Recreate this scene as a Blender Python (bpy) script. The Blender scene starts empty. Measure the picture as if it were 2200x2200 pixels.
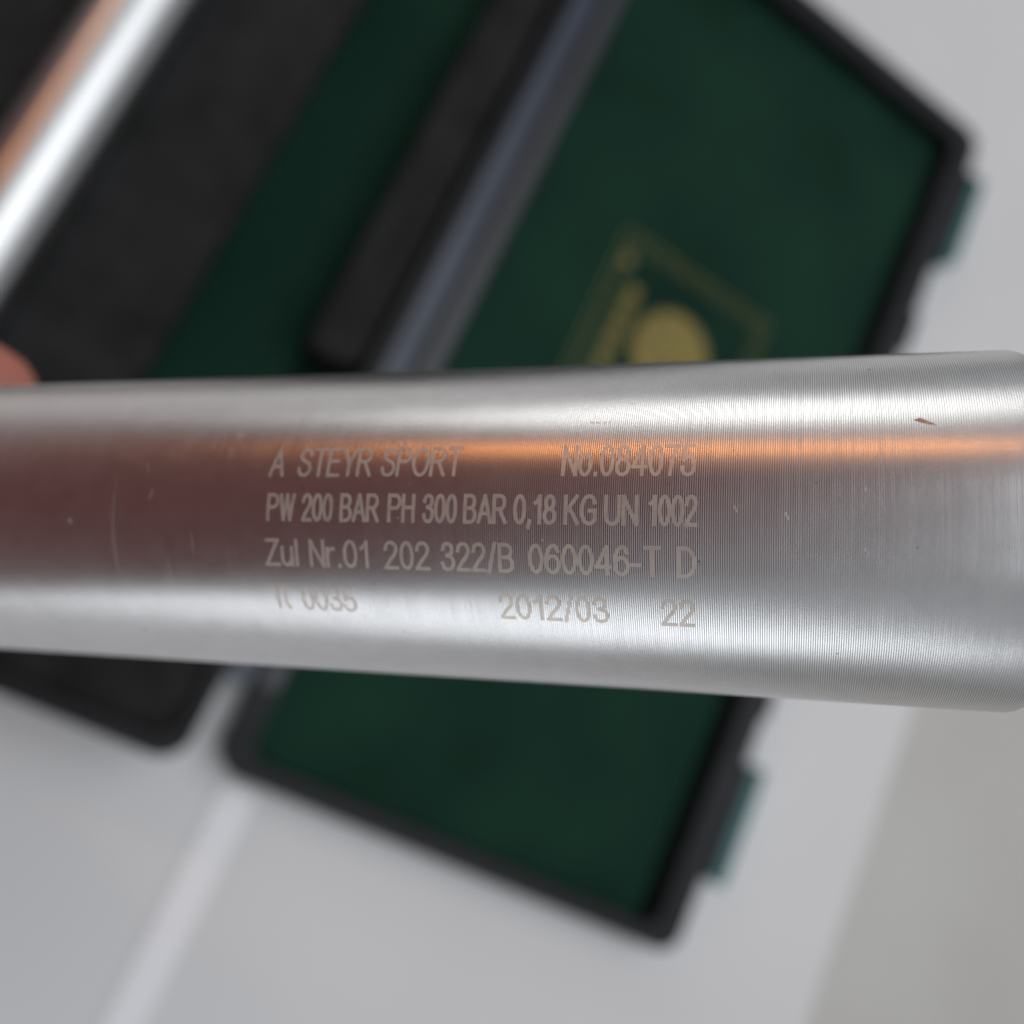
import bpy, bmesh, math, random
from mathutils import Vector, Matrix
random.seed(7)
S = bpy.context.scene
COL = S.collection
MM = 0.001
R_ = math.radians

# ------------------------------------------------------------------ camera
CAMROT = Matrix(((0.83863532, -0.46076843, -0.29048797),
                 (0.41019899, 0.88512791, -0.21973932),
                 (0.35836795, 0.06512328, 0.93130627)))
CAMLOC = Vector((0, 0, 391.15 * MM))
cam_d = bpy.data.cameras.new('camera')
cam = bpy.data.objects.new('camera', cam_d)
COL.objects.link(cam)
cam.matrix_world = Matrix.Translation(CAMLOC) @ CAMROT.to_4x4()
cam_d.sensor_width = 36
cam_d.lens = 1765 / 1932 * 36
cam_d.clip_start = 0.005
cam_d.clip_end = 50
cam_d.dof.use_dof = True
cam_d.dof.focus_distance = 0.0775
cam_d.dof.aperture_fstop = 11.2
cam_d.dof.aperture_blades = 7
S.camera = cam

# ------------------------------------------------------------------ world and lamps
w = bpy.data.worlds.new('World')
S.world = w
w.use_nodes = True
bg = w.node_tree.nodes['Background']
bg.inputs['Color'].default_value = (0.325, 0.335, 0.35, 1)
bg.inputs['Strength'].default_value = 1.0


def lamp(name, az, el, dist, sx, sy, watts, colour, target=(0.03, 0.02, 0.30), shape='RECTANGLE'):
    d = bpy.data.lights.new(name, 'AREA')
    d.shape = shape
    d.size = sx
    if shape in ('RECTANGLE', 'ELLIPSE'):
        d.size_y = sy
    d.energy = watts
    d.color = colour
    o = bpy.data.objects.new(name, d)
    COL.objects.link(o)
    v = Vector((math.cos(R_(az)) * math.cos(R_(el)), math.sin(R_(az)) * math.cos(R_(el)), math.sin(R_(el))))
    o.location = Vector(target) + v * dist
    o.rotation_euler = v.to_track_quat('Z', 'Y').to_euler()
    return o


lamp('window_light', 122, 11, 2.2, 1.0, 0.6, 5.8, (1.0, 0.985, 0.95))
lamp('opposite_window_light', -86, 2, 2.2, 1.7, 0.8, 7.6, (0.93, 0.96, 1.0))
lamp('ceiling_light', 30, 64, 1.9, 2.0, 2.0, 23.0, (0.93, 0.965, 1.0))
lamp('orange_lamp', 146, 30, 1.8, 0.15, 0.15, 2.3, (1.0, 0.33, 0.05), shape='DISK')

S.view_settings.view_transform = 'Standard'
S.view_settings.look = 'None'
S.view_settings.exposure = 0
S.view_settings.gamma = 1


# ------------------------------------------------------------------ materials
class NT:
    def __init__(self, name):
        self.m = bpy.data.materials.new(name)
        self.m.use_nodes = True
        self.n = self.m.node_tree.nodes
        self.l = self.m.node_tree.links
        self.b = self.n['Principled BSDF']

    def add(self, t, **kw):
        x = self.n.new(t)
        for k, v in kw.items():
            setattr(x, k, v)
        return x

    def math(self, op, a, b=None, c=None):
        x = self.add('ShaderNodeMath', operation=op)
        for i, v in enumerate((a, b, c)):
            if v is None:
                continue
            if isinstance(v, (int, float)):
                x.inputs[i].default_value = v
            else:
                self.l.new(v, x.inputs[i])
        return x.outputs[0]

    def noise(self, scale, detail=4, rough=0.5, vec=None):
        x = self.add('ShaderNodeTexNoise')
        x.inputs['Scale'].default_value = scale
        x.inputs['Detail'].default_value = detail
        x.inputs['Roughness'].default_value = rough
        if vec is None:
            vec = self.coord()
        self.l.new(vec, x.inputs['Vector'])
        return x.outputs['Fac']

    def coord(self):
        return self.add('ShaderNodeTexCoord').outputs['Object']

    def ramp(self, fac, stops):
        x = self.add('ShaderNodeValToRGB')
        e = x.color_ramp.elements
        while len(e) < len(stops):
            e.new(0.5)
        for i, (p, c) in enumerate(stops):
            e[i].position = p
            e[i].color = (*c, 1)
        self.l.new(fac, x.inputs['Fac'])
        return x.outputs['Color']

    def bump(self, h, strength, dist, normal=None):
        x = self.add('ShaderNodeBump')
        x.inputs['Strength'].default_value = strength
        x.inputs['Distance'].default_value = dist
        self.l.new(h, x.inputs['Height'])
        if normal is not None:
            self.l.new(normal, x.inputs['Normal'])
        return x.outputs['Normal']


def simple(name, c1, c2, scale, rough, bump=0.0, bdist=0.0003, bscale=None, metallic=0.0, spec=0.5, det=5):
    t = NT(name)
    f = t.noise(scale, det)
    t.l.new(t.ramp(f, [(0.3, c1), (0.7, c2)]), t.b.inputs['Base Color'])
    t.b.inputs['Roughness'].default_value = rough
    t.b.inputs['Metallic'].default_value = metallic
    t.b.inputs['Specular IOR Level'].default_value = spec
    if bump:
        t.l.new(t.bump(t.noise(bscale or scale * 4, 4), bump, bdist), t.b.inputs['Normal'])
    return t.m


def turned_metal(name):
    """aluminium with turning grooves round the local X axis"""
    t = NT(name)
    co = t.coord()
    sep = t.add('ShaderNodeSeparateXYZ')
    t.l.new(co, sep.inputs[0])
    x, y, z = sep.outputs
    pitch = 0.18 * MM
    # slight wandering of the grooves
    wob = t.noise(90, 2, 0.5, co)
    xw = t.math('ADD', x, t.math('MULTIPLY', t.math('SUBTRACT', wob, 0.5), 0.10 * MM))
    ph = t.math('DIVIDE', xw, pitch)
    cell = t.math('FLOOR', ph)
    wn = t.add('ShaderNodeTexWhiteNoise', noise_dimensions='1D')
    t.l.new(cell, wn.inputs['W'])
    # cylindrical coordinates, for streaks that follow the grooves
    ang = t.math('ARCTAN2', y, z)
    cmb = t.add('ShaderNodeCombineXYZ')
    t.l.new(t.math('MULTIPLY', x, 5200), cmb.inputs[0])
    t.l.new(t.math('MULTIPLY', ang, 7.0), cmb.inputs[1])
    streak = t.noise(1.0, 3, 0.6, cmb.outputs[0])
    cmb2 = t.add('ShaderNodeCombineXYZ')
    t.l.new(t.math('MULTIPLY', x, 1500), cmb2.inputs[0])
    t.l.new(t.math('MULTIPLY', ang, 60.0), cmb2.inputs[1])
    grain = t.noise(1.0, 2, 0.6, cmb2.outputs[0])
    # groove depth fades out towards the worn, polished end that is held
    fade = t.add('ShaderNodeMapRange', interpolation_type='SMOOTHSTEP')
    fade.inputs['From Min'].default_value = -0.062
    fade.inputs['From Max'].default_value = 0.0
    fade.inputs['To Min'].default_value = 0.75
    fade.inputs['To Max'].default_value = 1.0
    t.l.new(x, fade.inputs['Value'])
    slope = t.math('SINE', t.math('MULTIPLY', ph, 2 * math.pi))
    amp = t.math('MULTIPLY', fade.outputs[0], t.math('ADD', 0.14, t.math('MULTIPLY', wn.outputs['Value'], 0.05)))
    tilt = t.math('MULTIPLY', slope, amp)
    tilt = t.math('ADD', tilt, t.math('MULTIPLY', t.math('SUBTRACT', streak, 0.5), 0.05))
    vec = t.add('ShaderNodeCombineXYZ')
    t.l.new(tilt, vec.inputs[0])
    vt = t.add('ShaderNodeVectorTransform', vector_type='VECTOR', convert_from='OBJECT', convert_to='WORLD')
    t.l.new(vec.outputs[0], vt.inputs[0])
    geo = t.add('ShaderNodeNewGeometry')
    va = t.add('ShaderNodeVectorMath', operation='ADD')
    t.l.new(geo.outputs['Normal'], va.inputs[0])
    t.l.new(vt.outputs[0], va.inputs[1])
    vn = t.add('ShaderNodeVectorMath', operation='NORMALIZE')
    t.l.new(va.outputs[0], vn.inputs[0])
    # small dings and handling marks
    dirt = t.noise(420, 5, 0.62, co)
    n2 = t.bump(grain, 0.10, 0.00002, vn.outputs[0])
    n3 = t.bump(dirt, 0.06, 0.00001, n2)
    t.l.new(n3, t.b.inputs['Normal'])
    # colour: bare aluminium, groove shade and a little grime painted dark into the bottoms
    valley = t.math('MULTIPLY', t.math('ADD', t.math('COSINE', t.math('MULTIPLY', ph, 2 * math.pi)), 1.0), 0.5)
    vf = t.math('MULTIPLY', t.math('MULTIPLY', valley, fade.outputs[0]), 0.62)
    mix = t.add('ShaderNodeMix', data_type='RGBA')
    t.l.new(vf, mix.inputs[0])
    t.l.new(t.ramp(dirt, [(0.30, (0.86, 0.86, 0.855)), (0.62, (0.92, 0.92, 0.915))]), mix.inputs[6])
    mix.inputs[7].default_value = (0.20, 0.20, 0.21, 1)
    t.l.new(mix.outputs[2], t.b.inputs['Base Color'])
    t.b.inputs['Metallic'].default_value = 1.0
    t.b.inputs['Anisotropic'].default_value = 0.45
    t.b.inputs['Anisotropic Rotation'].default_value = 0.25
    tg = t.add('ShaderNodeTangent', direction_type='RADIAL', axis='X')
    t.l.new(tg.outputs[0], t.b.inputs['Tangent'])
    rr = t.add('ShaderNodeMapRange')
    rr.inputs['To Min'].default_value = 0.28
    rr.inputs['To Max'].default_value = 0.32
    t.l.new(dirt, rr.inputs['Value'])
    t.l.new(rr.outputs[0], t.b.inputs['Roughness'])
    return t.m


M = {}
M['metal'] = turned_metal('turned_aluminium')
M['mark'] = simple('laser_marking', (0.58, 0.535, 0.485), (0.70, 0.65, 0.595), 1100, 0.44, metallic=0.62)
M['scratch'] = simple('bright_scratch', (0.55, 0.52, 0.5), (0.8, 0.78, 0.76), 900, 0.5, metallic=0.6)
M['dirt'] = simple('dark_specks', (0.05, 0.05, 0.05), (0.12, 0.11, 0.10), 900, 0.8)
M['copper_spot'] = simple('reddish_fleck', (0.40, 0.20, 0.13), (0.6, 0.38, 0.27), 2500, 0.6)
M['green'] = simple('green_case_lining', (0.0022, 0.021, 0.012), (0.0065, 0.037, 0.022), 16, 0.75, 0.25, 0.0006, 160, spec=0.12)
M['green_dark'] = simple('green_slot_lining', (0.0015, 0.019, 0.011), (0.004, 0.029, 0.017), 18, 0.75, 0.25, 0.0006, 160, spec=0.12)
M['black'] = simple('black_plastic', (0.004, 0.0045, 0.005), (0.008, 0.0085, 0.010), 60, 0.42, 0.15, 0.0003, 500, spec=0.22)
M['foam'] = simple('black_foam', (0.014, 0.014, 0.014), (0.026, 0.026, 0.027), 60, 0.95, 0.6, 0.001, 900, spec=0.15)
M['hinge'] = simple('grey_hinge_plastic', (0.034, 0.043, 0.068), (0.050, 0.060, 0.092), 40, 0.38, 0.1, 0.0003, 300)
M['hinge_grey'] = simple('dark_grey_plastic', (0.030, 0.031, 0.036), (0.042, 0.043, 0.050), 40, 0.4, 0.1, 0.0003, 300)
M['teal'] = simple('teal_latch_plastic', (0.001, 0.075, 0.078), (0.002, 0.115, 0.112), 60, 0.35)
M['gold'] = simple('gold_print', (0.20, 0.15, 0.024), (0.28, 0.215, 0.04), 120, 0.6)
M['table'] = simple('white_laminate', (0.62, 0.62, 0.625), (0.67, 0.67, 0.675), 5, 0.35, 0.05, 0.0002, 60)
M['strip'] = simple('light_patch_white', (0.80, 0.80, 0.82), (0.85, 0.85, 0.87), 20, 0.3)  # paler than the table, as the lit patch below the hinge
M['floor'] = simple('beige_floor', (0.62, 0.59, 0.555), (0.70, 0.68, 0.64), 3, 0.5, 0.1, 0.001, 40)
M['reflection_slab'] = simple('red_brown_reflection', (0.125, 0.020, 0.014), (0.165, 0.033, 0.025), 2, 0.8)
M['skin'] = simple('skin', (0.36, 0.115, 0.08), (0.46, 0.17, 0.125), 90, 0.5, 0.2, 0.0003, 900)
M['skin'].node_tree.nodes['Principled BSDF'].inputs['Subsurface Weight'].default_value = 0.15
M['skin'].node_tree.nodes['Principled BSDF'].inputs['Subsurface Scale'].default_value = 0.004
M['nail'] = simple('fingernail', (0.65, 0.40, 0.34), (0.72, 0.47, 0.41), 90, 0.3)
M['brass'] = simple('brass_fitting', (0.6, 0.42, 0.18), (0.7, 0.5, 0.24), 200, 0.3, metallic=1.0)


# ------------------------------------------------------------------ helpers
def tag(o, label=None, cat=None, group=None, kind=None):
    if label: o['label'] = label
    if cat: o['category'] = cat
    if group: o['group'] = group
    if kind: o['kind'] = kind
    return o


def thing(name, label, cat, loc=(0, 0, 0), group=None):
    o = bpy.data.objects.new(name, None)
    o.empty_display_size = 0.02
    COL.objects.link(o)
    o.location = loc
    return tag(o, label, cat, group)


def obj(name, bm, mat, parent=None, smooth=False, auto=None):
    me = bpy.data.meshes.new(name)
    bm.normal_update()
    bm.to_mesh(me)
    bm.free()
    me.materials.append(M[mat] if isinstance(mat, str) else mat)
    if smooth:
        for p in me.polygons:
            p.use_smooth = True
        if auto:
            me.set_sharp_from_angle(angle=R_(auto))
    o = bpy.data.objects.new(name, me)
    COL.objects.link(o)
    if parent:
        o.parent = parent
    return o


def rounded_rect(x0, x1, y0, y1, r, n=8):
    pts = []
    for cx, cy, a0 in ((x1 - r, y1 - r, 0), (x0 + r, y1 - r, 90), (x0 + r, y0 + r, 180), (x1 - r, y0 + r, 270)):
        for i in range(n + 1):
            a = R_(a0 + 90 * i / n)
            pts.append((cx + r * math.cos(a), cy + r * math.sin(a)))
    return pts


def prism(bm, pts, z0, z1):
    """pts in mm, closed solid"""
    lo = [bm.verts.new((x * MM, y * MM, z0 * MM)) for x, y in pts]
    hi = [bm.verts.new((x * MM, y * MM, z1 * MM)) for x, y in pts]
    n = len(pts)
    bm.faces.new(list(reversed(lo)))
    top = bm.faces.new(hi)
    for i in range(n):
        bm.faces.new((lo[i], lo[(i + 1) % n], hi[(i + 1) % n], hi[i]))
    return top


def ring_wall(bm, outer, inner, z0, z1):
    """hollow band between two outlines with the same number of points"""
    n = len(outer)
    V = []
    for pts, z in ((outer, z0), (outer, z1), (inner, z1), (inner, z0)):
        V.append([bm.verts.new((x * MM, y * MM, z * MM)) for x, y in pts])
    for k in range(4):
        a, b = V[k], V[(k + 1) % 4]
        for i in range(n):
            j = (i + 1) % n
            bm.faces.new((a[i], a[j], b[j], b[i]))


def bevelled(bm, w_mm, seg=2, angle=35):
    es = [e for e in bm.edges if len(e.link_faces) == 2 and e.calc_face_angle(0) > R_(angle)]
    bmesh.ops.bevel(bm, geom=es, offset=w_mm * MM, segments=seg, affect='EDGES', profile=0.5)


def box(bm, x0, x1, y0, y1, z0, z1):
    return prism(bm, [(x0, y0), (x1, y0), (x1, y1), (x0, y1)], z0, z1)


def lathe(bm, prof, seg=192):
    """prof = (x along local X, radius) in mm"""
    rings = []
    for s, r in prof:
        if r < 1e-4:
            rings.append([bm.verts.new((s * MM, 0, 0))])
        else:
            rings.append([bm.verts.new((s * MM, r * MM * math.sin(2 * math.pi * i / seg), r * MM * math.cos(2 * math.pi * i / seg))) for i in range(seg)])
    for a, b in zip(rings, rings[1:]):
        for i in range(seg):
            j = (i + 1) % seg
            if len(a) == 1:
                bm.faces.new((a[0], b[j], b[i]))
            elif len(b) == 1:
                bm.faces.new((a[i], a[j], b[0]))
            else:
                bm.faces.new((a[i], a[j], b[j], b[i]))
    bmesh.ops.recalc_face_normals(bm, faces=bm.faces)


def fillet(s, r0, rad, sign, n=8):
    """rounded shoulder ending at x = s (flat end), sign +1 right end / -1 left end"""
    out = []
    for i in range(n + 1):
        a = R_(90 * i / n)
        out.append((s - sign * rad + sign * rad * math.sin(a), r0 - rad + rad * math.cos(a)))
    return out


# ------------------------------------------------------------------ the setting: floor and table
bm = bmesh.new()
bmesh.ops.create_grid(bm, x_segments=2, y_segments=2, size=6)
for v in bm.verts: v.co.z = -0.74
tag(obj('floor', bm, 'floor'), kind='structure')

table = thing('table', 'plain white table under the open green and black case', 'table', (0, 0, -0.74))
bm = bmesh.new()
prism(bm, rounded_rect(-900, 369, -750, 1000, 12), 715, 740)
bevelled(bm, 2.5, 3)
obj('tabletop', bm, 'table', table, True, 40)
for x in (-860, 330):
    for y in (-710, 960):
        bm = bmesh.new()
        box(bm, x - 20, x + 20, y - 20, y + 20, 0, 714.9)
        bevelled(bm, 3)
        obj('leg', bm, 'table', table)

# unseen red-brown slab added at left for the dark reddish reflection in the tube
bm = bmesh.new()
box(bm, -1300, -1250, -3000, 830, -740, 2500)
tag(obj('reflection_slab', bm, 'reflection_slab'), kind='structure')

# ------------------------------------------------------------------ the case
case = thing('open_case', 'open black case with green lining, gold emblem and teal latches, flat on the table', 'case', (0, 0, 0))
# right half: the green lined lid
LO = rounded_rect(52, 273.5, -54.5, 404, 11)
LI = rounded_rect(62.6, 259.5, -46, 391, 7)
bm = bmesh.new()
ring_wall(bm, LO, LI, 0.3, 15)
bevelled(bm, 2.2, 3, 50)
obj('lid_rim', bm, 'black', case, True, 45)
bm = bmesh.new()
prism(bm, rounded_rect(61.5, 261, -47.5, 392.5, 7), 1.0, 5.0)
obj('lid_lining', bm, 'green', case)
# a soft low second lip inside the rim
bm = bmesh.new()
ring_wall(bm, rounded_rect(255.5, 259.4, -45, 390, 1.2, 2), rounded_rect(256.3, 258.6, -44.2, 389.2, 0.5, 2), 5.0, 8)
obj('lid_lip', bm, 'black', case)
# left half: the foam filled base
BO = rounded_rect(-176, 38, -54.5, 404, 11)
BI = rounded_rect(-170, 32.5, -47.5, 398, 8)
bm = bmesh.new()
ring_wall(bm, BO, BI, 0.3, 40)
bevelled(bm, 2.0, 3, 50)
obj('base_rim', bm, 'black', case, True, 45)
bm = bmesh.new()
prism(bm, rounded_rect(-171.5, 34, -49, 399.5, 8), 1.0, 8)
obj('base_floor', bm, 'green_dark', case)


def foam(x0, x1, y0, y1, z1, r=3, z0=8.2):
    bm = bmesh.new()
    prism(bm, rounded_rect(x0, x1, y0, y1, r, 4), z0, z1)
    bevelled(bm, 1.2, 2)
    return obj('foam_block', bm, 'foam', case, True, 45)


foam(-82, -36.5, 20.3, 397, 36)
foam(-169.5, -114.5, 20.3, 397, 36)
foam(-114.3, -82.2, 20.3, 397, 22)
foam(-169.5, 32, -47, 20, 36)
foam(9, 29.5, 104, 397, 36, 5)
bm = bmesh.new()
prism(bm, rounded_rect(-36.3, 8.8, 20.3, 397, 2), 8.2, 16)
obj('slot_lining', bm, 'green_dark', case)
# hinge between the halves
bm = bmesh.new()
prism(bm, rounded_rect(39.0, 50.0, -22, 372, 3), 10, 17)
bevelled(bm, 1.5, 3)
h = obj('hinge_strip', bm, 'hinge', case, True, 45)
bm = bmesh.new()
prism(bm, rounded_rect(54, 60.8, -20, 372, 3), 15.05, 16.6)
bevelled(bm, 0.7, 2)
obj('hinge_strip', bm, 'hinge_grey', case, True, 45)


def latch(y0, y1):
    bm = bmesh.new()
    prism(bm, rounded_rect(273.8, 279.4, y0 + 1, y1 - 1, 1.2, 3), 3, 13.5)
    bevelled(bm, 1, 2)
    p = obj('latch', bm, 'black', case, True, 45)
    bm = bmesh.new()
    prism(bm, rounded_rect(279.6, 287, y0, y1, 1.5, 3), 3, 13)
    bevelled(bm, 1, 2)
    obj('latch_tab', bm, 'teal', p, True, 45)


latch(329, 384)
latch(-19, 38)
for y0, y1, x1 in ((268, 290, 278), (296, 302, 275.5), (60, 74, 277)):
    bm = bmesh.new()
    prism(bm, rounded_rect(273.8, x1, y0, y1, 0.8, 3), 2, 13)
    obj('hinge_lug', bm, 'black', case)

# emblem printed on the lining: square border, ringed disc, a line of small illegible marks
bm = bmesh.new()
EX, EY = 158, 196
for half, wd in ((44, 0.5), (39.6, 0.4)):
    for (x0, x1, y0, y1) in ((-half, -half + wd, -half, half), (half - wd, half, -half, half), (-half + wd, half - wd, half - wd, half), (-half + wd, half - wd, -half, -half + wd)):
        box(bm, EX + x0, EX + x1, EY + y0, EY + y1, 5.02, 5.06)
obj('emblem_border', bm, 'gold', case)
bm = bmesh.new()


def flat_ring(bm, cx, cy, r0, r1, z, n=64):
    a = []
    for r in (r0, r1):
        a.append([bm.verts.new(((cx + r * math.cos(2 * math.pi * i / n)) * MM, (cy + r * math.sin(2 * math.pi * i / n)) * MM, z * MM)) for i in range(n)])
    for i in range(n):
        j = (i + 1) % n
        bm.faces.new((a[0][i], a[1][i], a[1][j], a[0][j]))


for r0, r1 in ((0.01, 3.2), (4.0, 7.0), (7.8, 10.8), (11.6, 14.6), (15.3, 18.2), (18.9, 20.6)):
    flat_ring(bm, EX + 1, EY + 1, r0, r1, 5.05)
obj('emblem_disc', bm, 'gold', case)
bm = bmesh.new()
for k in range(6):
    cy = 212 - k * 9.2
    if k % 2:
        flat_ring(bm, 129, cy, 1.7, 3.6, 5.05, 24)
    else:
        for q in (-3.0, 0, 3.0):
            box(bm, 125.6, 132.6, cy + q - 0.9, cy + q + 0.9, 5.02, 5.06)
flat_ring(bm, 120, 226, 0.9, 2.6, 5.05, 20)
obj('emblem_marks', bm, 'gold', case)

bm = bmesh.new()  # bright strip standing in for light falling through the hinge gap
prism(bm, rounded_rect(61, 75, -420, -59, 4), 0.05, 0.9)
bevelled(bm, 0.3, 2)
tag(obj('light_patch', bm, 'strip', None, True, 45), 'patch of light on the table below the hinge gap of the case, built as a narrow white strip', 'strip')

# ------------------------------------------------------------------ second cylinder lying in the case
spare = thing('gas_cylinder', 'blurred second aluminium cylinder lying in the black foam at the top left', 'gas cylinder', (-98.2 * MM, 25 * MM, 39.5 * MM), None)
spare.rotation_euler = (0, 0, R_(90))
bm = bmesh.new()
lathe(bm, [(0, 0.00001)] + [(2.7 - 2.7 * math.sin(R_(90 - 90 * i / 8)), 13.3 + 2.7 * math.cos(R_(90 - 90 * i / 8))) for i in range(9)] + [(x, 16) for x in range(10, 190, 10)] + [(195, 15), (200, 11), (201, 6), (201, 0)], 96)
obj('cylinder_body', bm, 'metal', spare, True, 40)
bm = bmesh.new()
lathe(bm, [(201.1, 0), (201.1, 9), (216, 9), (216, 6), (224, 6), (224, 0)], 48)
obj('valve_neck', bm, 'brass', spare, True, 40)

# ------------------------------------------------------------------ the cylinder held in front
A = Vector((1, -0.01, 0.30)).normalized()
U = Vector((0, 1, 0)); U = (U - A * U.dot(A)).normalized()
Cc = A.cross(U)
P = Vector((0, -1.25, -97.0)) * MM
loc3 = Matrix((A, U, Cc)).transposed()
cyl = thing('gas_cylinder', 'large turned aluminium cylinder held in front, engraved with four lines of lettering', 'gas cylinder')
CYLM = Matrix.Translation(CAMLOC + CAMROT @ P) @ (CAMROT @ loc3).to_4x4()
cyl.matrix_world = CYLM
RAD = 16.0
prof = [(-128, 0), (-128, 9), (-126, 12), (-121, 15), (-116, 16)] + [(-110 + i * 5, 16) for i in range(31)] + fillet(48.1, 16, 2.9, 1, 12) + [(48.1, 6), (48.1, 0)]
bm = bmesh.new()
lathe(bm, prof, 512)
obj('cylinder_body', bm, 'metal', cyl, True, 40)
bm = bmesh.new()
lathe(bm, [(-128.1, 0), (-128.1, 8), (-140, 8), (-140, 6), (-150, 6), (-150, 0)], 48)
obj('valve_neck', bm, 'brass', cyl, True, 40)


def surf(s, phi, r=RAD):
    return Vector((s, r * math.sin(R_(phi)), r * math.cos(R_(phi)))) * MM


LINES = [
    (15.8, 26.3, [('A', -19.32, -17.70), ('STEYR', -16.37, -8.80), ('SPORT', -7.92, -0.1), ('No.084075', 8.91, 20.27)]),
    (0.8, 10.25, [('PW', -19.11, -16.14), ('200', -15.51, -12.26), ('BAR', -11.60, -7.67), ('PH', -6.88, -4.21), ('300', -3.53, -0.23),
                  ('BAR', 0.31, 4.32), ('0,18', 4.85, 8.70), ('KG', 9.32, 12.22), ('UN', 12.77, 15.66), ('1002', 16.41, 20.52)]),
    (-14.4, -4.9, [('Zul', -19.37, -15.81), ('Nr.01', -14.75, -8.63), ('202', -7.29, -2.82), ('322/B', -1.84, 4.97), ('060046-T', 6.19, 17.61), ('D', 18.78, 20.41)]),
    (-30.7, -21.3, [('\u03c0', -19.18, -17.36), ('0035', -16.29, -10.64), ('2012/03', 3.17, 12.98), ('22', 17.35, 20.23)]),
]


def ell(cx, cy, rx, ry, a0=0, a1=360, n=20):
    return [(cx + rx * math.cos(R_(a0 + (a1 - a0) * i / n)), cy + ry * math.sin(R_(a0 + (a1 - a0) * i / n))) for i in range(n + 1)]


def crv(*p, n=5):
    """smooth curve through the points"""
    q = [p[0]] + list(p) + [p[-1]]
    out = []
    for i in range(1, len(q) - 2):
        for k in range(n):
            t = k / n
            out.append(tuple(0.5 * (2 * q[i][d] + (q[i + 1][d] - q[i - 1][d]) * t + (2 * q[i - 1][d] - 5 * q[i][d] + 4 * q[i + 1][d] - q[i + 2][d]) * t * t
                                    + (3 * q[i][d] - q[i - 1][d] - 3 * q[i + 1][d] + q[i + 2][d]) * t ** 3) for d in (0, 1)))
    return out + [p[-1]]


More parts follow.
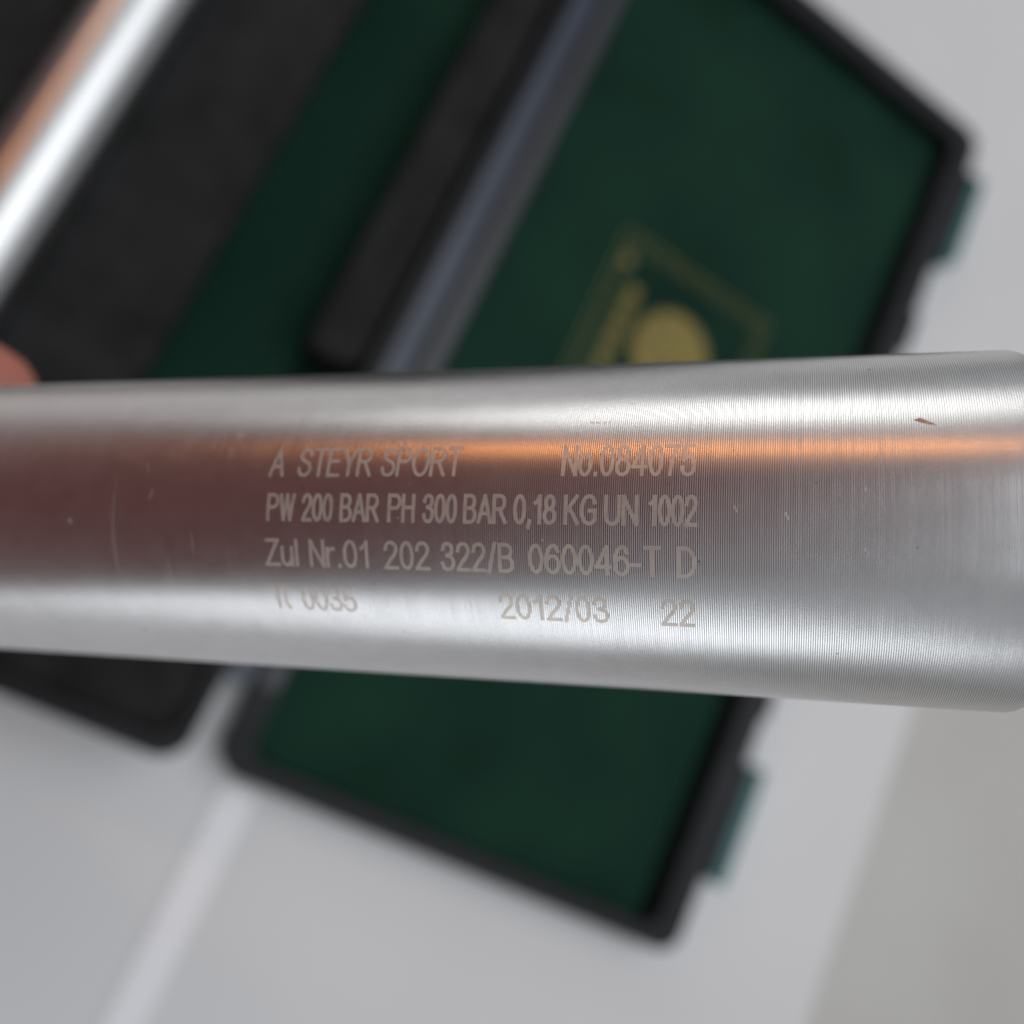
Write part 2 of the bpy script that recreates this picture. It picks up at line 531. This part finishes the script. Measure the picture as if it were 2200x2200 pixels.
BOWL = [(0, 1), (0.30, 1)] + ell(0.31, 0.75, 0.25, 0.25, 90, -90, 10) + [(0, 0.5)]
GLYPH = {   # width, strokes (cap height = 1)
    'A': (0.64, [[(0, 0), (0.32, 1), (0.64, 0)], [(0.11, 0.33), (0.53, 0.33)]]),
    'S': (0.56, [crv((0.54, 0.76), (0.46, 0.94), (0.28, 1), (0.10, 0.93), (0.03, 0.76), (0.13, 0.60), (0.30, 0.52), (0.48, 0.43), (0.56, 0.25), (0.47, 0.06), (0.28, 0), (0.08, 0.07), (0, 0.26))]),
    'T': (0.58, [[(0, 1), (0.58, 1)], [(0.29, 0.96), (0.29, 0)]]),
    'E': (0.52, [[(0.50, 1), (0, 1), (0, 0), (0.53, 0)], [(0.03, 0.53), (0.47, 0.53)]]),
    'Y': (0.60, [[(0, 1), (0.30, 0.44), (0.60, 1)], [(0.30, 0.46), (0.30, 0)]]),
    'R': (0.60, [[(0, 0), (0, 1)], BOWL, [(0.30, 0.49), (0.60, 0)]]),
    'P': (0.56, [[(0, 0), (0, 1)], BOWL]),
    'O': (0.68, [ell(0.34, 0.5, 0.34, 0.5, 0, 360, 30)]),
    'N': (0.54, [[(0, 0), (0, 1), (0.54, 0), (0.54, 1)]]),
    'H': (0.54, [[(0, 0), (0, 1)], [(0.54, 0), (0.54, 1)], [(0, 0.53), (0.54, 0.53)]]),
    'B': (0.57, [[(0, 0), (0, 1)], [(0, 1), (0.28, 1)] + ell(0.28, 0.765, 0.23, 0.235, 90, -90, 10) + [(0, 0.53)], [(0.26, 0.53)] + ell(0.29, 0.265, 0.27, 0.265, 90, -90, 10) + [(0, 0)]]),
    'D': (0.58, [[(0, 0), (0, 1)], [(0, 1), (0.24, 1)] + ell(0.24, 0.5, 0.34, 0.5, 90, -90, 14) + [(0, 0)]]),
    'W': (0.80, [[(0, 1), (0.20, 0), (0.40, 1), (0.60, 0), (0.80, 1)]]),
    'K': (0.56, [[(0, 0), (0, 1)], [(0.52, 1), (0, 0.38)], [(0.18, 0.58), (0.56, 0)]]),
    'G': (0.66, [crv((0.62, 0.76), (0.52, 0.95), (0.34, 1), (0.12, 0.88), (0.01, 0.5), (0.12, 0.12), (0.35, 0), (0.52, 0.05), (0.64, 0.17)), [(0.64, 0.14), (0.64, 0.47), (0.36, 0.47)]]),
    'U': (0.54, [[(0, 1), (0, 0.28)] + ell(0.27, 0.28, 0.27, 0.28, 180, 360, 12) + [(0.54, 1)]]),
    'Z': (0.55, [[(0.02, 1), (0.53, 1), (0, 0), (0.55, 0)]]),
    'u': (0.42, [[(0, 0.72), (0, 0.2)] + ell(0.2, 0.2, 0.2, 0.2, 180, 290, 8) + [(0.40, 0.2)], [(0.42, 0.72), (0.42, 0)]]),
    'l': (0.06, [[(0.03, 0), (0.03, 1)]]),
    'r': (0.26, [[(0, 0), (0, 0.72)], crv((0, 0.44), (0.09, 0.66), (0.27, 0.70))]),
    'o': (0.46, [ell(0.23, 0.36, 0.23, 0.36, 0, 360, 24)]),
    '0': (0.48, [ell(0.24, 0.5, 0.24, 0.5, 0, 360, 28)]),
    '1': (0.34, [crv((0.04, 0.74), (0.17, 0.83), (0.26, 0.97)), [(0.27, 1), (0.27, 0)]]),
    '2': (0.50, [crv((0.02, 0.73), (0.08, 0.93), (0.26, 1), (0.43, 0.92), (0.48, 0.73), (0.40, 0.53), (0.20, 0.30), (0.02, 0.02)), [(0, 0), (0.50, 0)]]),
    '3': (0.50, [crv((0.02, 0.77), (0.10, 0.95), (0.25, 1), (0.41, 0.92), (0.45, 0.76), (0.38, 0.60), (0.20, 0.54)), crv((0.22, 0.54), (0.42, 0.47), (0.50, 0.27), (0.42, 0.07), (0.25, 0), (0.08, 0.06), (0, 0.25))]),
    '4': (0.54, [[(0.40, 0), (0.40, 1), (0, 0.27), (0.54, 0.27)]]),
    '5': (0.50, [[(0.46, 1), (0.10, 1), (0.05, 0.50)], crv((0.05, 0.50), (0.24, 0.62), (0.43, 0.53), (0.50, 0.31), (0.42, 0.08), (0.24, 0), (0.07, 0.06), (0, 0.25))]),
    '6': (0.50, [crv((0.47, 0.80), (0.40, 0.96), (0.27, 1), (0.10, 0.88), (0.02, 0.60), (0.01, 0.30)), ell(0.255, 0.31, 0.245, 0.31, 0, 360, 22)]),
    '7': (0.49, [[(0, 1), (0.49, 1)], crv((0.49, 1), (0.33, 0.72), (0.22, 0.38), (0.18, 0))]),
    '8': (0.50, [ell(0.25, 0.76, 0.20, 0.24, 0, 360, 20), ell(0.25, 0.265, 0.25, 0.265, 0, 360, 22)]),
    '.': (0.10, [[(0.05, -0.01), (0.05, 0.05)]]),
    ',': (0.12, [[(0.08, 0.07), (0.02, -0.18)]]),
    '-': (0.28, [[(0, 0.36), (0.28, 0.36)]]),
    '/': (0.28, [[(0, -0.05), (0.28, 1.05)]]),
    '\u03c0': (0.56, [[(0, 1), (0.56, 1)], [(0.15, 1), (0.08, 0)], [(0.42, 1), (0.40, 0.2), (0.50, 0.02)]]),
}


def strokes_of(line):
    """cut a stroke where it turns sharply"""
    out, cur = [], [line[0]]
    for i in range(1, len(line)):
        if (line[i][0] - cur[-1][0]) ** 2 + (line[i][1] - cur[-1][1]) ** 2 < 1e-8:
            continue
        if len(cur) >= 2:
            a = Vector((cur[-1][0] - cur[-2][0], cur[-1][1] - cur[-2][1]))
            b = Vector((line[i][0] - cur[-1][0], line[i][1] - cur[-1][1]))
            if a.angle(b) > R_(55):
                out.append(cur)
                cur = [cur[-1]]
        cur.append(line[i])
    out.append(cur)
    return out


for base, top, words in LINES:
    bm = bmesh.new()
    cap_mm = R_(top - base) * RAD
    wd = 0.32 if top > 20 or base < -20 else 0.34
    lift = 0.010
    for txt, s0, s1 in words:
        gap = 0.19
        total = sum(GLYPH[c][0] for c in txt) + gap * (len(txt) - 1)
        k = (s1 - s0 - wd) / total
        pen = s0 + wd / 2
        for c in txt:
            gw, lines = GLYPH[c]
            for ln in lines:
                for st in strokes_of([(pen + px * k, wd / 2 + py * (cap_mm - wd)) for px, py in ln]):
                    closed = (Vector(st[0]) - Vector(st[-1])).length < 1e-4
                    # resample long straight pieces so that they follow the curve of the tube
                    pts = [st[0]]
                    for q in st[1:]:
                        p0 = pts[-1]
                        m = max(1, int(math.hypot(q[0] - p0[0], q[1] - p0[1]) / 0.35))
                        pts += [(p0[0] + (q[0] - p0[0]) * i / m, p0[1] + (q[1] - p0[1]) * i / m) for i in range(1, m + 1)]
                    if not closed:      # square ends reach half a stroke further
                        for e, f_ in ((0, 1), (-1, -2)):
                            d = (Vector(pts[e]) - Vector(pts[f_])).normalized() * wd * 0.42
                            pts[e] = (pts[e][0] + d.x, pts[e][1] + d.y)
                    lift = 0.008 + (lift - 0.008 + 0.0007) % 0.007
                    prev = None
                    n = len(pts)
                    for i in range(n):
                        p_ = Vector(pts[i - 1] if i else (pts[-2] if closed else pts[0]))
                        q_ = Vector(pts[i + 1] if i < n - 1 else (pts[1] if closed else pts[-1]))
                        d = (q_ - p_).normalized() * wd / 2
                        x, y = pts[i]
                        pr = []
                        for sg in (1, -1):
                            pr.append(bm.verts.new(surf(x - sg * d.y, base + math.degrees((y + sg * d.x) / RAD), RAD + lift)))
                        if prev:
                            bm.faces.new((prev[0], prev[1], pr[1], pr[0]))
                        prev = pr
            pen += (gw + gap) * k
    obj('engraved_lettering', bm, 'mark', cyl, True)


def scratch(pts, width, mat='scratch'):
    """thin strip on the cylinder following (s, phi) points"""
    bm = bmesh.new()
    prev = None
    n = len(pts)
    for i, (s, p) in enumerate(pts):
        wd = width * math.sin(math.pi * (i + 0.35) / (n - 0.3))
        a = bm.verts.new(surf(s - wd / 2, p, RAD + 0.010))
        b = bm.verts.new(surf(s + wd / 2, p, RAD + 0.010))
        if prev:
            bm.faces.new((prev[0], prev[1], b, a))
        prev = (a, b)
    return bm


def arc(s0, s1, p0, p1, n=14):
    return [(s0 + (s1 - s0) * i / n, p0 + (p1 - p0) * i / n) for i in range(n + 1)]


for (s0, s1, p0, p1, wd) in ((-36.3, -36.1, 17, -29, .07), (-30.2, -30.0, -12, -26, .07), (-31.8, -32.2, 12, 7, .09), (-33.2, -32.6, 22, 17, .08),
                             (-27.3, -27.1, -3, -11, .05), (-22.0, -21.9, -17, -27, .05), (-2.2, -2.1, -12.0, -13.2, .04), (-24, -24, 22, 29, .06),
                             (23.3, 23.6, 7.5, 5.0, .16), (27.2, 27.6, 6.0, 3.0, .2), (33.2, 33.4, 13, 10.8, .2), (33.2, 33.5, -4, -6.5, .2), (46, 46.2, 0, -3, .2),
                             (-13.2, -13.1, -17, -24, .05), (-41.5, -41.2, 1, -1, .3), (-23.9, -23.4, 31, 32.5, .4)):
    obj('scratch', scratch(arc(s0, s1, p0, p1), wd), 'scratch', cyl, True)
# dash of small nicks running along the axis
bm = bmesh.new()
for k in range(7):
    s = 11.0 + k * 0.27
    vs = [bm.verts.new(surf(s + a * 0.06, 34.4 + b * 0.9 + 0.15 * k * (k - 6) * 0.2, RAD + 0.01)) for a, b in ((-1, 0), (1, 0.1), (1.4, 1), (-0.6, 0.9))]
    bm.faces.new(vs)
obj('nick', bm, 'scratch', cyl)
bm = bmesh.new()
vs = [bm.verts.new(surf(s, p, RAD + 0.012)) for s, p in ((36.9, 33.6), (37.4, 34.3), (37.9, 33.2), (38.6, 31.6), (38.0, 31.9), (37.4, 32.6))]
bm.faces.new(vs)
obj('fleck', bm, 'copper_spot', cyl)

# dust specks and tiny nicks, too small to pick apart
rnd = random.Random(3)
for name, mt, n in (('dust_specks', 'scratch', 90), ('dirt_specks', 'dirt', 60)):
    bm = bmesh.new()
    for k in range(n):
        s, p = rnd.uniform(-50, 46), rnd.uniform(-60, 60)
        if rnd.random() < 0.5 and s > 0: s -= 45
        r = rnd.uniform(0.025, 0.075) * (1.6 if rnd.random() < 0.1 else 1)
        st = rnd.uniform(0, 6.28)
        el = rnd.uniform(0.4, 1.0)
        vs = [bm.verts.new(surf(s + r * math.cos(st + a) * el, p + math.degrees(r * 1.3 * math.sin(st + a) / RAD), RAD + 0.006 + 0.0001 * k % 0.01)) for a in (0, 1.1, 2.3, 3.4, 4.6, 5.5)]
        bm.faces.new(vs)
    tag(obj(name, bm, mt, cyl), kind='stuff')

# ------------------------------------------------------------------ the hand that holds it (local axes of the cylinder, mm)
hand = thing('hand', 'bare hand holding the engraved cylinder, one pink fingertip showing behind its left end', 'hand')
hand.matrix_world = CYLM


def skinned(name, joints, edges, parent, root=0, sub=2):
    me = bpy.data.meshes.new(name)
    me.from_pydata([Vector(j[:3]) * MM for j in joints], edges, [])
    me.materials.append(M['skin'])
    o = bpy.data.objects.new(name, me)
    COL.objects.link(o)
    o.parent = parent
    md = o.modifiers.new('skin', 'SKIN')
    md.use_smooth_shade = True
    for i, j in enumerate(joints):
        v = me.skin_vertices[0].data[i]
        v.radius = (j[3] * MM, j[3] * MM)
        v.use_root = (i == root)
    sb = o.modifiers.new('sub', 'SUBSURF')
    sb.levels = sb.render_levels = sub
    return o


hand_joints = [
    # wrist and forearm                     0-2
    (-330, 10, -80, 36), (-250, 8, -62, 29), (-215, 6, -50, 27),
    # palm                                   3
    (-180, 6, -42, 25),
    # index: laid along the back of the tube 4-7
    (-150, 20, -34, 13), (-120, 21, -25, 10.5), (-96, 18.5, -20, 9.8), (-79.5, 16.3, -15.2, 9.2),
    # middle: curls over the top             8-11
    (-158, 4, -40, 13), (-134, 0, -33, 10.5), (-113, -16, -27, 9.6), (-106, -26, -10, 8.8),
    # ring                                  12-15
    (-168, -10, -38, 12), (-148, -16, -32, 10), (-132, -26, -18, 9), (-129, -26, -2, 8.2),
    # little                                16-19
    (-182, -18, -34, 11), (-166, -24, -27, 9), (-153, -28, -14, 8), (-150, -24, 0, 7.2),
    # thumb                                 20-22
    (-186, 22, -20, 15), (-162, 27, 4, 12), (-138, 14, 25, 10.5), (-122, 2, 27, 9.2),
]
hand_edges = [(0, 1), (1, 2), (2, 3), (3, 4), (4, 5), (5, 6), (6, 7), (3, 8), (8, 9), (9, 10), (10, 11), (3, 12), (12, 13), (13, 14), (14, 15),
              (2, 16), (16, 17), (17, 18), (18, 19), (2, 20), (20, 21), (21, 22), (22, 23)]
skinned('hand_body', hand_joints, hand_edges, hand, 3, 2)
